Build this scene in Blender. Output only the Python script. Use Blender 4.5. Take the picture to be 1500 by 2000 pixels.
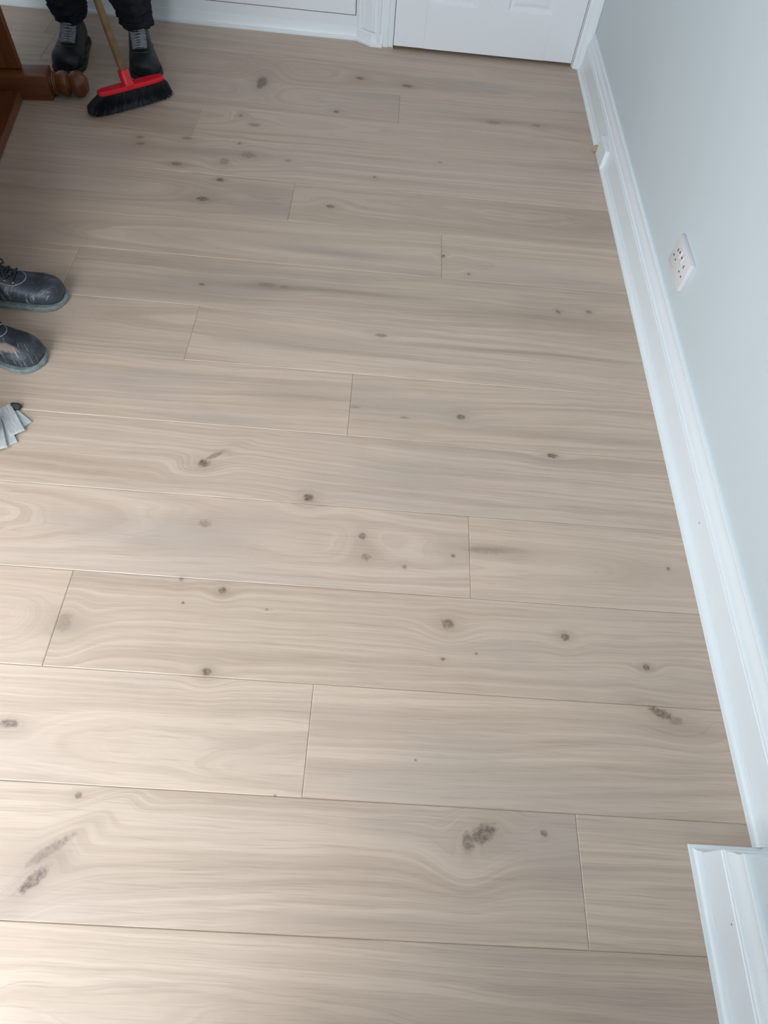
import bpy, bmesh, math, random
from mathutils import Vector, Matrix, Euler, noise
from mathutils.bvhtree import BVHTree
PI = math.pi
scene = bpy.context.scene
for o in list(bpy.data.objects):
    bpy.data.objects.remove(o, do_unlink=True)
C = scene.collection

# ------------------------------------------------------------------ camera
cam_d = bpy.data.cameras.new('camera')
cam = bpy.data.objects.new('camera', cam_d); C.objects.link(cam)
cam.location = (-0.79713, 0.02731, 1.35419)
cam.rotation_euler = (0.555403, -0.070454, 0.045103)
cam_d.sensor_fit = 'VERTICAL'; cam_d.sensor_height = 36.0; cam_d.sensor_width = 27.0
cam_d.lens = 1280.0 * 36.0 / 2000.0
cam_d.clip_start = 0.02; cam_d.clip_end = 60
scene.camera = cam

# ------------------------------------------------------------------ world, daylight, exposure
world = bpy.data.worlds.new('overcast_sky'); scene.world = world
world.use_nodes = True
bg = world.node_tree.nodes['Background']
bg.inputs[0].default_value = (0.78, 0.88, 1.0, 1); bg.inputs[1].default_value = 1.0

def area_light(name, loc, rot, sx, sy, power, col):
    ld = bpy.data.lights.new(name, 'AREA'); ld.shape = 'RECTANGLE'
    ld.size = sx; ld.size_y = sy; ld.energy = power; ld.color = col
    o = bpy.data.objects.new(name, ld); C.objects.link(o)
    o.location = loc; o.rotation_euler = rot
    return o
# a corner of two tall windows behind and to the left of the camera lights the room
WIN = dict(a0=-2.56, a1=-1.40, z0=0.30, z1=2.25)        # in the back wall, along x
WIN2 = dict(a0=-0.10, a1=1.00, z0=0.60, z1=2.28)        # in the left wall, along y
ROOM = dict(x0=-2.62, x1=0.034, y0=-1.00, y1=3.33, h=2.4)
area_light('back_window_daylight', ((WIN['a0'] + WIN['a1']) / 2, ROOM['y0'] + 0.02, (WIN['z0'] + WIN['z1']) / 2),
           (PI / 2, 0, 0), WIN['a1'] - WIN['a0'] - 0.1, WIN['z1'] - WIN['z0'] - 0.1, 60.0, (0.90, 0.95, 1.0))
area_light('left_window_daylight', (ROOM['x0'] + 0.02, (WIN2['a0'] + WIN2['a1']) / 2, (WIN2['z0'] + WIN2['z1']) / 2),
           (PI / 2, 0, -PI / 2), WIN2['a1'] - WIN2['a0'] - 0.1, WIN2['z1'] - WIN2['z0'] - 0.1, 18.0, (0.90, 0.95, 1.0))
scene.view_settings.view_transform = 'Standard'
scene.view_settings.look = 'None'
scene.view_settings.gamma = 1.0
scene.view_settings.use_curve_mapping = False
scene.view_settings.exposure = 0.09

# ------------------------------------------------------------------ helpers
def tag(o, label=None, cat=None, group=None, kind=None):
    if label: o['label'] = label
    if cat: o['category'] = cat
    if group: o['group'] = group
    if kind: o['kind'] = kind
    return o

def link(name, me, mat=None, parent=None, loc=None, rot=None):
    o = bpy.data.objects.new(name, me); C.objects.link(o)
    if mat is not None and me is not None and not me.materials:
        me.materials.append(mat)
    if parent is not None: o.parent = parent
    if loc is not None: o.location = loc
    if rot is not None: o.rotation_euler = rot
    return o

def empty(name, loc=(0, 0, 0), rz=0.0):
    o = bpy.data.objects.new(name, None); C.objects.link(o)
    o.location = loc; o.rotation_euler = (0, 0, rz); o.empty_display_size = 0.05
    return o

def mk(name, bm, mat, parent=None, smooth=False, loc=None, rot=None, angle=None):
    me = bpy.data.meshes.new(name)
    bmesh.ops.recalc_face_normals(bm, faces=bm.faces[:])
    bm.to_mesh(me); bm.free()
    if smooth:
        for p in me.polygons: p.use_smooth = True
        if angle is not None:
            me.set_sharp_from_angle(angle=angle)
    return link(name, me, mat, parent, loc, rot)

def box(bm, x0, x1, y0, y1, z0, z1, bev=0.0, seg=1):
    r = bmesh.ops.create_cube(bm, size=1.0)
    vs = r['verts']
    for v in vs:
        v.co = Vector((x0 + (v.co.x + .5) * (x1 - x0), y0 + (v.co.y + .5) * (y1 - y0), z0 + (v.co.z + .5) * (z1 - z0)))
    if bev > 0:
        es = list({e for v in vs for e in v.link_edges})
        bmesh.ops.bevel(bm, geom=es, offset=bev, segments=seg, affect='EDGES', profile=0.5)
    return bm

def boxobj(name, mat, x0, x1, y0, y1, z0, z1, parent=None, bev=0.0, seg=1):
    return mk(name, box(bmesh.new(), x0, x1, y0, y1, z0, z1, bev, seg), mat, parent)

def loft(bm, rings, close=True, cap=True):
    """rings: lists of equal length of points; quads between them."""
    R = [[bm.verts.new(p) for p in r] for r in rings]
    n = len(R[0])
    for a, b in zip(R[:-1], R[1:]):
        for i in range(n if close else n - 1):
            j = (i + 1) % n
            bm.faces.new((a[i], a[j], b[j], b[i]))
    if cap and close:
        if cap != 'end': bm.faces.new(list(reversed(R[0])))
        bm.faces.new(R[-1])
    return bm

def tube(bm, pts, rad, n=8, cap=True):
    pts = [Vector(p) for p in pts]
    rs = rad if isinstance(rad, (list, tuple)) else [rad] * len(pts)
    rings = []; up = None
    for i, p in enumerate(pts):
        t = (pts[min(i + 1, len(pts) - 1)] - pts[max(i - 1, 0)]).normalized()
        if up is None:
            up = t.orthogonal().normalized()
        up = (up - t * up.dot(t)).normalized()
        s = t.cross(up)
        rings.append([p + (up * math.cos(2 * PI * k / n) + s * math.sin(2 * PI * k / n)) * rs[i] for k in range(n)])
    return loft(bm, rings, True, cap)

def lathe(bm, prof, n=24, axis='Z', origin=(0, 0, 0)):
    """prof: (axial, radius) pairs."""
    rings = []
    for a, r in prof:
        ring = []
        for k in range(n):
            c, s = math.cos(2 * PI * k / n) * r, math.sin(2 * PI * k / n) * r
            p = {'Z': (c, s, a), 'X': (a, c, s), 'Y': (c, a, s)}[axis]
            ring.append(Vector(p) + Vector(origin))
        rings.append(ring)
    return loft(bm, rings)

def sweep(bm, prof, path, side=1.0):
    """prof: (d, z) closed outline, d = distance out of the wall; path: 2D polyline with mitred corners.
    side=+1 offsets to the left of the travel direction."""
    P = [Vector((p[0], p[1])) for p in path]
    rings = []
    for i, p in enumerate(P):
        ns = []
        if i > 0:
            t = (P[i] - P[i - 1]).normalized(); ns.append(Vector((-t.y, t.x)) * side)
        if i < len(P) - 1:
            t = (P[i + 1] - P[i]).normalized(); ns.append(Vector((-t.y, t.x)) * side)
        n = ns[0] if len(ns) == 1 else (ns[0] + ns[1]) / (1 + ns[0].dot(ns[1]))
        rings.append([Vector((p.x + n.x * d, p.y + n.y * d, z)) for d, z in prof])
    return loft(bm, rings)

# ------------------------------------------------------------------ materials
class NT:
    def __init__(self, name):
        self.m = bpy.data.materials.new(name); self.m.use_nodes = True
        self.t = self.m.node_tree; self.n = self.t.nodes; self.l = self.t.links
        self.b = self.n['Principled BSDF']
    def node(self, ty, **kw):
        x = self.n.new(ty)
        for k, v in kw.items(): setattr(x, k, v)
        return x
    def set(self, sock, v):
        if hasattr(v, 'node'): self.l.new(v, sock)
        else: sock.default_value = v
    def math(self, op, a, b=None, c=None, clamp=False):
        x = self.node('ShaderNodeMath', operation=op, use_clamp=clamp)
        self.set(x.inputs[0], a)
        if b is not None: self.set(x.inputs[1], b)
        if c is not None: self.set(x.inputs[2], c)
        return x.outputs[0]
    def add(self, a, b): return self.math('ADD', a, b)
    def sub(self, a, b): return self.math('SUBTRACT', a, b)
    def mul(self, a, b): return self.math('MULTIPLY', a, b)
    def comb(self, x, y, z=0.0):
        c = self.node('ShaderNodeCombineXYZ')
        self.set(c.inputs[0], x); self.set(c.inputs[1], y); self.set(c.inputs[2], z)
        return c.outputs[0]
    def noise(self, vec, scale, detail=3.0, rough=0.5, dist=0.0, ndim='3D'):
        x = self.node('ShaderNodeTexNoise', noise_dimensions=ndim)
        if vec is not None: self.l.new(vec, x.inputs['Vector'])
        x.inputs['Scale'].default_value = scale; x.inputs['Detail'].default_value = detail
        x.inputs['Roughness'].default_value = rough; x.inputs['Distortion'].default_value = dist
        return x.outputs[0]
    def smooth(self, v, lo, hi, to0=0.0, to1=1.0):
        x = self.node('ShaderNodeMapRange', interpolation_type='SMOOTHSTEP')
        self.set(x.inputs['Value'], v)
        for k, val in (('From Min', lo), ('From Max', hi), ('To Min', to0), ('To Max', to1)): self.set(x.inputs[k], val)
        return x.outputs[0]
    def mix(self, f, a, b, blend='MIX'):
        x = self.node('ShaderNodeMix', data_type='RGBA', blend_type=blend)
        self.set(x.inputs[0], f)
        for s, v in ((x.inputs[6], a), (x.inputs[7], b)):
            if isinstance(v, tuple): v = (v[0], v[1], v[2], 1)
            self.set(s, v)
        return x.outputs[2]
    def obj(self): return self.node('ShaderNodeTexCoord').outputs['Object']
    def bump(self, h, strength=0.2, dist=0.001):
        x = self.node('ShaderNodeBump'); x.inputs['Strength'].default_value = strength
        x.inputs['Distance'].default_value = dist; self.l.new(h, x.inputs['Height'])
        self.l.new(x.outputs[0], self.b.inputs['Normal'])
    def out(self, col=None, rough=None, spec=None, metal=None, sheen=None):
        if col is not None: self.set(self.b.inputs['Base Color'], (col[0], col[1], col[2], 1) if isinstance(col, tuple) else col)
        if rough is not None: self.set(self.b.inputs['Roughness'], rough)
        if spec is not None: self.set(self.b.inputs['Specular IOR Level'], spec)
        if metal is not None: self.set(self.b.inputs['Metallic'], metal)
        if sheen is not None: self.b.inputs['Sheen Weight'].default_value = sheen
        return self.m

def paint(name, col, rough=0.5, var=0.03, bscale=90.0, bstr=0.08, spec=0.5):
    t = NT(name); v = t.obj()
    n = t.noise(v, 3.0, 4.0); n2 = t.noise(v, bscale, 3.0)
    f = t.smooth(n, 0.3, 0.7)
    dark = tuple(c * (1 - var) for c in col)
    t.bump(n2, bstr, 0.002)
    return t.out(t.mix(f, dark, col), rough, spec)

def speck(name, col, col2, scale, lo, hi, rough=0.6, bstr=0.1, spec=0.4, sheen=None):
    """base colour with scattered marks of a second colour (dust, lint, scuffs)."""
    t = NT(name); v = t.obj()
    n = t.noise(v, scale, 6.0, 0.65)
    t.bump(t.noise(v, scale * 4, 3.0), bstr, 0.002)
    return t.out(t.mix(t.smooth(n, lo, hi), col, col2), rough, spec, sheen=sheen)

M = {}
M['wall'] = paint('pale_grey_emulsion', (0.635, 0.70, 0.725), 0.62, 0.02, 140, 0.10, 0.35)
M['ceiling'] = paint('white_ceiling_paint', (0.62, 0.62, 0.60), 0.8)
M['gloss'] = paint('white_satin_woodwork_paint', (0.835, 0.885, 0.915), 0.30, 0.015, 60, 0.03)
M['door'] = paint('white_door_paint', (0.84, 0.865, 0.895), 0.38, 0.015, 160, 0.06)
M['cab'] = paint('white_cupboard_paint', (0.80, 0.83, 0.86), 0.38, 0.015, 160, 0.05)
M['subfloor'] = paint('dark_underlay', (0.10, 0.085, 0.07), 0.9)
M['plastic'] = paint('white_socket_plastic', (0.74, 0.73, 0.73), 0.32, 0.01)
M['hole'] = paint('dark_socket_hole', (0.02, 0.02, 0.022), 0.7)
M['redmark'] = paint('red_switch_paint', (0.30, 0.02, 0.03), 0.4)
M['rawmdf'] = paint('raw_tan_cut_wood', (0.52, 0.40, 0.24), 0.8, 0.2, 300, 0.3)
M['redplastic'] = speck('red_broom_plastic', (0.62, 0.012, 0.025), (0.55, 0.42, 0.38), 26, 0.70, 0.76, 0.32)
M['bristle'] = speck('black_bristle_dusty', (0.012, 0.014, 0.019), (0.16, 0.17, 0.18), 34, 0.68, 0.80, 0.65)
M['trouser'] = speck('dark_navy_work_cloth', (0.016, 0.018, 0.024), (0.030, 0.032, 0.040), 14, 0.45, 0.7, 0.9, 0.35, 0.15, 0.0)
M['jacket'] = speck('charcoal_fleece', (0.045, 0.05, 0.06), (0.07, 0.075, 0.085), 30, 0.4, 0.7, 0.9, 0.4, 0.2)
M['jacket2'] = speck('dark_green_work_jacket', (0.035, 0.05, 0.04), (0.06, 0.075, 0.06), 30, 0.4, 0.7, 0.9, 0.4, 0.2)
M['skin'] = speck('skin', (0.50, 0.31, 0.23), (0.56, 0.34, 0.26), 20, 0.4, 0.6, 0.5)
M['hair'] = speck('dark_brown_hair', (0.035, 0.022, 0.014), (0.06, 0.04, 0.025), 80, 0.4, 0.6, 0.6, 0.5)
M['eyewhite'] = paint('eye_white', (0.75, 0.74, 0.72), 0.2)
M['iris'] = paint('iris', (0.05, 0.035, 0.02), 0.2)
M['lace'] = speck('grey_lace_cord', (0.30, 0.33, 0.36), (0.20, 0.22, 0.25), 120, 0.4, 0.6, 0.85, 0.3)
M['tongue'] = speck('grey_boot_tongue', (0.16, 0.18, 0.20), (0.11, 0.125, 0.14), 60, 0.4, 0.6, 0.85, 0.3)
M['blacklace'] = speck('black_lace_cord', (0.02, 0.022, 0.026), (0.14, 0.15, 0.16), 60, 0.62, 0.72, 0.8, 0.3)
M['metal'] = speck('dull_steel', (0.55, 0.56, 0.57), (0.35, 0.35, 0.36), 80, 0.4, 0.6, 0.35)
M['metal'].node_tree.nodes['Principled BSDF'].inputs['Metallic'].default_value = 0.9
M['bootblack'] = speck('black_boot_leather', (0.012, 0.014, 0.018), (0.09, 0.10, 0.11), 24, 0.66, 0.80, 0.45, 0.15)
M['solegrey'] = speck('dusty_grey_sole', (0.16, 0.20, 0.205), (0.26, 0.30, 0.30), 40, 0.4, 0.65, 0.75)
M['soledark'] = speck('dark_sole_dusty_rim', (0.03, 0.032, 0.035), (0.15, 0.14, 0.12), 30, 0.5, 0.7, 0.75)
M['strip'] = None

def worn_leather(name, patch):
    t = NT(name); v = t.obj()
    sx = t.node('ShaderNodeSeparateXYZ'); t.l.new(v, sx.inputs[0]); X, Y, Z = sx.outputs
    base = t.mix(t.smooth(t.noise(v, 16, 5, 0.6), 0.4, 0.65), (0.017, 0.021, 0.028), (0.040, 0.050, 0.062))
    # fine plaster-dust scratches lying slantwise over the toe
    u = t.add(t.mul(X, 0.75), t.mul(Y, 0.66)); w = t.sub(t.mul(Y, 0.75), t.mul(X, 0.66))
    sv = t.comb(t.mul(u, 26.0), t.mul(w, 210.0), t.mul(Z, 26.0))
    sc = t.smooth(t.noise(sv, 1.0, 4, 0.7), 0.52, 0.68)
    zone = t.smooth(t.noise(v, 17, 3), 0.40, 0.58)
    c = t.mix(t.mul(t.mul(sc, zone), 0.75), base, (0.34, 0.37, 0.39))
    dust = t.mul(t.smooth(t.noise(v, 60, 5, 0.7), 0.64, 0.74), 0.5)
    c = t.mix(dust, c, (0.42, 0.44, 0.45))
    if patch:
        px, py, rx, ry = patch
        wob = t.mul(t.sub(t.noise(v, 40, 4), 0.5), 1.4)
        q = t.add(t.math('POWER', t.math('ABSOLUTE', t.math('DIVIDE', t.sub(X, px), rx)), 2.0),
                  t.math('POWER', t.math('ABSOLUTE', t.math('DIVIDE', t.sub(Y, py), ry)), 2.0))
        c = t.mix(t.smooth(t.add(q, wob), 0.35, 1.25, 0.85, 0.0), c, (0.26, 0.195, 0.165))
    t.bump(t.noise(v, 120, 4, 0.6), 0.25, 0.002)
    return t.out(c, 0.48, 0.45)

def pine(name, axis):
    t = NT(name); v = t.obj()
    s = [26.0, 26.0, 26.0]; s[axis] = 1.6
    sx = t.node('ShaderNodeSeparateXYZ'); t.l.new(v, sx.inputs[0])
    g = t.comb(*[t.mul(sx.outputs[i], s[i]) for i in range(3)])
    n = t.noise(g, 1.0, 5, 0.6, 0.6)
    c = t.mix(t.smooth(n, 0.35, 0.68), (0.120, 0.036, 0.014), (0.200, 0.070, 0.025))
    t.bump(n, 0.1, 0.001)
    return t.out(c, 0.36, 0.5)
M['pineX'] = pine('orange_varnished_pine_x', 0)
M['pineY'] = pine('orange_varnished_pine_y', 1)
M['pineZ'] = pine('orange_varnished_pine_z', 2)
M['stick'] = speck('tan_wood_handle', (0.19, 0.125, 0.060), (0.15, 0.095, 0.045), 30, 0.4, 0.6, 0.5)

def limewash():
    t = NT('pale_grey_scuffed_strip'); v = t.obj()
    sx = t.node('ShaderNodeSeparateXYZ'); t.l.new(v, sx.inputs[0])
    g = t.comb(t.mul(sx.outputs[0], 30.0), t.mul(sx.outputs[1], 200.0), sx.outputs[2])
    n = t.noise(g, 1.0, 5, 0.65)
    c = t.mix(t.smooth(n, 0.4, 0.7), (0.44, 0.47, 0.475), (0.60, 0.62, 0.62))
    c = t.mix(t.mul(t.smooth(t.noise(v, 130, 4, 0.7), 0.60, 0.70), 0.6), c, (0.16, 0.20, 0.20))
    t.bump(n, 0.2, 0.001)
    return t.out(c, 0.7, 0.35)
M['strip'] = limewash()
M['scrap'] = speck('dark_green_cloth', (0.035, 0.045, 0.038), (0.06, 0.07, 0.06), 90, 0.4, 0.6, 0.95, 0.5)

# ------------------------------------------------------------------ floor: oak planks, one object each
# knots: x, y on the floor (m), half length along the grain, half width, strength
KNOTS = [
    (-1.196,0.976,0.0169,0.0124,0.95),(-1.172,1.004,0.0300,0.0080,0.60,35),(-0.926,0.898,0.0143,0.0120,0.95),
    (-1.161,0.804,0.0168,0.0112,0.50),(-0.788,0.801,0.0108,0.0098,0.70),(-0.776,0.746,0.0132,0.0104,0.55),
    (-0.571,0.766,0.0060,0.0052,0.70),(-0.685,0.728,0.0060,0.0052,0.70),(-1.089,0.636,0.0099,0.0091,0.85),
    (-1.185,0.656,0.0066,0.0065,0.70),(-1.170,0.600,0.0044,0.0036,0.70),(-0.986,0.598,0.0044,0.0036,0.70),
    (-1.089,0.450,0.0121,0.0099,0.90),(-0.584,0.594,0.0165,0.0130,0.75),(-0.322,0.582,0.0108,0.0096,0.85),
    (-0.148,0.524,0.0088,0.0084,0.90),(-0.596,0.512,0.0066,0.0048,0.80),(-0.523,0.529,0.0033,0.0036,0.80),
    (-0.052,0.774,0.0052,0.0056,0.80),(-0.545,1.195,0.0126,0.0108,0.90),(-0.305,1.087,0.0169,0.0085,1.00),
    (-1.450,0.322,0.0200,0.0100,0.85),(-0.134,0.426,0.0300,0.0110,0.85,-22),(-0.104,0.412,0.0176,0.0099,0.50),
    (-1.281,0.201,0.0081,0.0064,0.70),(-1.306,0.108,0.0500,0.0100,0.62,38),(-1.318,0.062,0.0330,0.0120,0.90,48),
    (-0.520,0.176,0.0300,0.0170,0.85,30),(-0.549,0.160,0.0140,0.0198,0.70),(-0.404,0.183,0.0080,0.0072,0.70),
    (-1.408,0.537,0.0180,0.0242,0.40),(-1.319,2.857,0.0240,0.0480,1.00),(-1.323,2.823,0.0140,0.0240,1.00),
    (-0.933,2.963,0.0210,0.0147,0.90),(-0.736,2.939,0.0273,0.0147,0.90),(-1.007,2.687,0.0133,0.0114,0.80),
    (-1.363,2.592,0.0095,0.0108,0.70),(-1.301,2.537,0.0266,0.0144,0.50),(-0.387,2.722,0.0378,0.0152,0.55),
    (-0.218,2.729,0.0210,0.0117,0.60),(-1.692,2.384,0.0180,0.0099,0.60),(-1.679,2.346,0.0180,0.0096,0.60),
    (-1.527,2.406,0.0221,0.0132,0.55),(-1.530,2.241,0.0216,0.0124,0.75),(-1.294,2.336,0.0324,0.0224,0.50),
    (-1.371,2.284,0.0170,0.0217,0.45),(-1.337,2.405,0.0072,0.0085,0.70),(-1.150,2.324,0.0144,0.0096,0.50),
    (-1.366,2.172,0.0153,0.0120,0.95),(-1.405,2.055,0.0240,0.0145,0.95),(-0.977,2.078,0.0187,0.0116,0.80),
    (-0.601,2.406,0.0095,0.0068,0.60),(-0.836,2.273,0.0072,0.0064,0.90),(-0.591,1.869,0.0068,0.0104,0.80),
    (-0.510,1.791,0.0064,0.0075,0.60),(-1.325,1.633,0.0105,0.0069,0.80),(-1.135,1.656,0.0330,0.0115,0.55),
    (-1.080,1.654,0.0150,0.0092,0.50),(-0.234,1.649,0.0080,0.0092,0.80),(-0.137,1.661,0.0119,0.0096,0.60),
    (-0.775,1.480,0.0210,0.0088,0.60),(-0.698,1.177,0.0140,0.0045,0.50),(-0.491,0.786,0.0540,0.0098,0.35),
    (-0.651,0.301,0.0030,0.0027,0.70),(-0.918,0.221,0.0036,0.0027,0.70),(-0.835,1.199,0.0196,0.0036,0.50),
]
# longer grey-brown mineral streaks along the grain
STREAKS = [(-0.95, 1.655, 0.36, 0.016, 0.75), (-0.25, 1.62, 0.26, 0.022, 0.5), (-0.35, 1.455, 0.40, 0.009, 0.7), (-0.25, 1.155, 0.30, 0.012, 0.5),
           (-0.47, 0.786, 0.10, 0.010, 0.6), (-0.30, 2.73, 0.28, 0.022, 0.6), (-1.45, 2.33, 0.30, 0.030, 0.5), (-1.35, 0.10, 0.12, 0.03, 0.35),
           (-0.95, 1.84, 0.30, 0.02, 0.45), (-0.10, 0.39, 0.10, 0.02, 0.5), (-1.40, 0.53, 0.06, 0.03, 0.55), (-0.80, 2.26, 0.30, 0.014, 0.4),
           (-1.00, 1.22, 0.16, 0.05, 0.35), (-0.16, 0.10, 0.09, 0.006, 0.4), (-0.75, 0.02, 0.25, 0.010, 0.4), (-0.60, 2.02, 0.30, 0.012, 0.35)]
PW = 0.22

def plank_material(name, cx, cy, knots, rng):
    t = NT(name); v = t.obj()
    sx = t.node('ShaderNodeSeparateXYZ'); t.l.new(v, sx.inputs[0])
    U, V = sx.outputs[0], sx.outputs[1]
    seed = rng.uniform(0, 90)
    low = t.noise(t.comb(t.mul(U, 1.3), t.mul(V, 6.0), seed), 1.0, 2.0, 0.5)
    mid = t.noise(t.comb(t.mul(U, 7.0), t.mul(V, 22.0), seed + 3), 1.0, 2.0, 0.5)
    # growth-ring field: straight grain or long arches, bent around the knots
    v0 = rng.uniform(-0.05, 0.05); run = rng.choice((-1, 1)) * rng.uniform(0.012, 0.035)
    if rng.random() < 0.5: lin, arch = 0.0, rng.uniform(4.0, 6.5)
    else: lin, arch = 0.8, rng.uniform(0.0, 1.0)
    dv = t.sub(V, v0)
    base = lambda u, v: v * lin + (v - v0) ** 2 * arch + u * run
    F = t.add(t.add(t.mul(V, lin), t.mul(t.mul(dv, dv), arch)), t.mul(U, run))
    F = t.add(F, t.add(t.mul(t.sub(low, 0.5), 0.050), t.mul(t.sub(mid, 0.5), 0.007)))
    core = None; halo = None
    wob = t.mul(t.sub(t.noise(v, 90.0, 4.0, 0.7), 0.5), 1.3)
    for kn in knots:
        kx, ky, ru, rv, st = kn[:5]; ro = math.radians(kn[5]) if len(kn) > 5 else 0.0
        du, dw = t.sub(U, kx - cx), t.sub(V, ky - cy)
        if ro:
            du, dw = t.add(t.mul(du, math.cos(ro)), t.mul(dw, math.sin(ro))), t.sub(t.mul(dw, math.cos(ro)), t.mul(du, math.sin(ro)))
        a = t.math('DIVIDE', du, ru); b = t.math('DIVIDE', dw, rv)
        q = t.add(t.mul(a, a), t.mul(b, b))
        r = t.math('SQRT', q)
        k = t.math('EXPONENT', t.mul(q, -0.10))
        big = min(1.0, rv / 0.010)
        ring = t.mul(r, min(rv, 0.02) * 0.55)
        kb = t.mul(k, 0.9 * big)
        F = t.add(t.mul(F, t.sub(1.0, kb)), t.mul(t.add(ring, base(kx - cx, ky - cy)), kb))
        cs = t.mul(t.smooth(t.add(r, wob), 0.50, 1.12, 1.0, 0.0), st)
        hs = t.mul(t.math('EXPONENT', t.mul(q, -0.22)), st * 0.40 * big)
        core = cs if core is None else t.math('MAXIMUM', core, cs)
        halo = hs if halo is None else t.math('MAXIMUM', halo, hs)
    g1 = t.noise(t.comb(t.mul(F, 130.0), t.mul(U, 1.2), seed + 7), 1.0, 3.0, 0.55)
    g2 = t.noise(t.comb(t.mul(V, 420.0), t.mul(U, 9.0), seed + 11), 1.0, 2.0, 0.5)
    band = t.noise(t.comb(t.mul(F, 34.0), t.mul(U, 0.6), seed + 15), 1.0, 2.0, 0.5)
    tone = rng.uniform(0.94, 1.05); warm = rng.uniform(-0.4, 0.6)
    light = (0.597 * tone, (0.468 - 0.006 * warm) * tone, (0.374 - 0.016 * warm) * tone)
    dark = (0.497 * tone, 0.374 * tone, (0.293 - 0.012 * warm) * tone)
    grey = (0.415 * tone, 0.345 * tone, 0.300 * tone)
    c = t.mix(t.smooth(g1, 0.30, 0.62), dark, light)
    c = t.mix(t.mul(t.smooth(band, 0.50, 0.74), 0.42), c, (0.36 * tone, 0.265 * tone, 0.20 * tone))
    c = t.mix(t.mul(t.smooth(low, 0.50, 0.72), 0.55), c, grey)
    ln = t.smooth(t.math('ABSOLUTE', t.sub(g1, 0.52)), 0.0, 0.045, 1.0, 0.0)
    c = t.mix(t.mul(t.mul(ln, t.smooth(band, 0.35, 0.60)), 0.24), c, (0.30 * tone, 0.215 * tone, 0.155 * tone))
    c = t.mix(t.mul(t.smooth(g2, 0.50, 0.72), 0.26), c, (0.30 * tone, 0.22 * tone, 0.16 * tone))
    if core is not None:
        c = t.mix(halo, c, (0.27, 0.19, 0.135))
        kc = t.mix(t.smooth(t.noise(v, 130.0, 3.0, 0.6), 0.40, 0.62), (0.080, 0.054, 0.039), (0.26, 0.18, 0.13))
        c = t.mix(t.mul(core, 0.90), c, kc)
    for (kx, ky, ru, rv, st) in [q for q in STREAKS if abs(q[1] - cy) < PW / 2]:
        a = t.math('DIVIDE', t.sub(U, kx - cx), ru); b = t.math('DIVIDE', t.add(t.sub(V, ky - cy), t.mul(t.sub(low, 0.5), 0.05)), rv)
        q = t.add(t.mul(a, a), t.mul(b, b))
        c = t.mix(t.mul(t.mul(t.math('EXPONENT', t.mul(q, -1.0)), t.smooth(g1, 0.25, 0.6)), st), c, (0.26, 0.195, 0.155))
    h = t.add(t.mul(g1, 0.6), t.mul(g2, 0.4))
    t.bump(h, 0.22, 0.0012)
    return t.out(c, t.add(0.40, t.mul(g1, 0.10)), 0.75)

floor = boxobj('floor', M['subfloor'], ROOM['x0'] - 0.1, ROOM['x1'] + 0.1, ROOM['y0'] - 0.1, ROOM['y1'] + 0.1, -0.06, -0.0145)
tag(floor, 'pale oak plank floor', kind='structure')
# row index -> x of the end joints (rows run along x; row k spans k*0.22 to (k+1)*0.22)
JOINTS = {-6: [-2.1, -0.3], -5: [-1.2], -4: [-2.4, -0.6], -3: [-1.7], -2: [-2.6, -0.9], -1: [-2.2], 0: [-2.29, -0.3385],
          1: [-2.75, -0.8665], 2: [-1.4235], 3: [-2.45, -0.5315], 4: [-1.95], 5: [-2.8, -0.846], 6: [-1.315],
          7: [-1.7255], 8: [-2.5, -0.597], 9: [-1.11, -3.0], 10: [-2.35], 11: [-1.515], 12: [-2.7, -0.764],
          13: [-2.2], 14: [-2.25]}
rng = random.Random(23)
for k in sorted(JOINTS):
    xs = [ROOM['x0'] + 0.002] + [j for j in sorted(JOINTS[k]) if j > ROOM['x0'] + 0.15] + [ROOM['x1'] - 0.006]
    y0, y1 = k * PW, (k + 1) * PW
    if k == 14: y1 = ROOM['y1'] + 0.02
    for xa, xb in zip(xs[:-1], xs[1:]):
        if xb - xa < 0.03: continue
        cx, cy = (xa + xb) / 2, (y0 + y1) / 2
        hx, hy = (xb - xa) / 2 - 0.0002, (y1 - y0) / 2 - 0.0002
        bv = 0.0016
        dz = rng.uniform(-0.00025, 0.00025)
        bm = bmesh.new()
        loft(bm, [[(-hx, -hy, -0.014), (hx, -hy, -0.014), (hx, hy, -0.014), (-hx, hy, -0.014)],
                  [(-hx, -hy, -0.0011), (hx, -hy, -0.0011), (hx, hy, -0.0011), (-hx, hy, -0.0011)],
                  [(-hx + bv, -hy + bv, dz), (hx - bv, -hy + bv, dz), (hx - bv, hy - bv, dz), (-hx + bv, hy - bv, dz)]])
        kn = [q for q in KNOTS if xa - 0.05 < q[0] < xb + 0.05 and y0 - 0.03 < q[1] < y1 + 0.03]
        if not kn and not (-1.7 < cx < 0 and cy > 0):
            kn = [(rng.uniform(xa, xb), rng.uniform(y0 + .03, y1 - .03), 0.014, 0.010, 0.8) for _ in range(2)]
        p = mk('plank', bm, plank_material('oak_plank', cx, cy, kn, rng), None, loc=(cx, cy, 0))
        p.parent = floor

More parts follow.
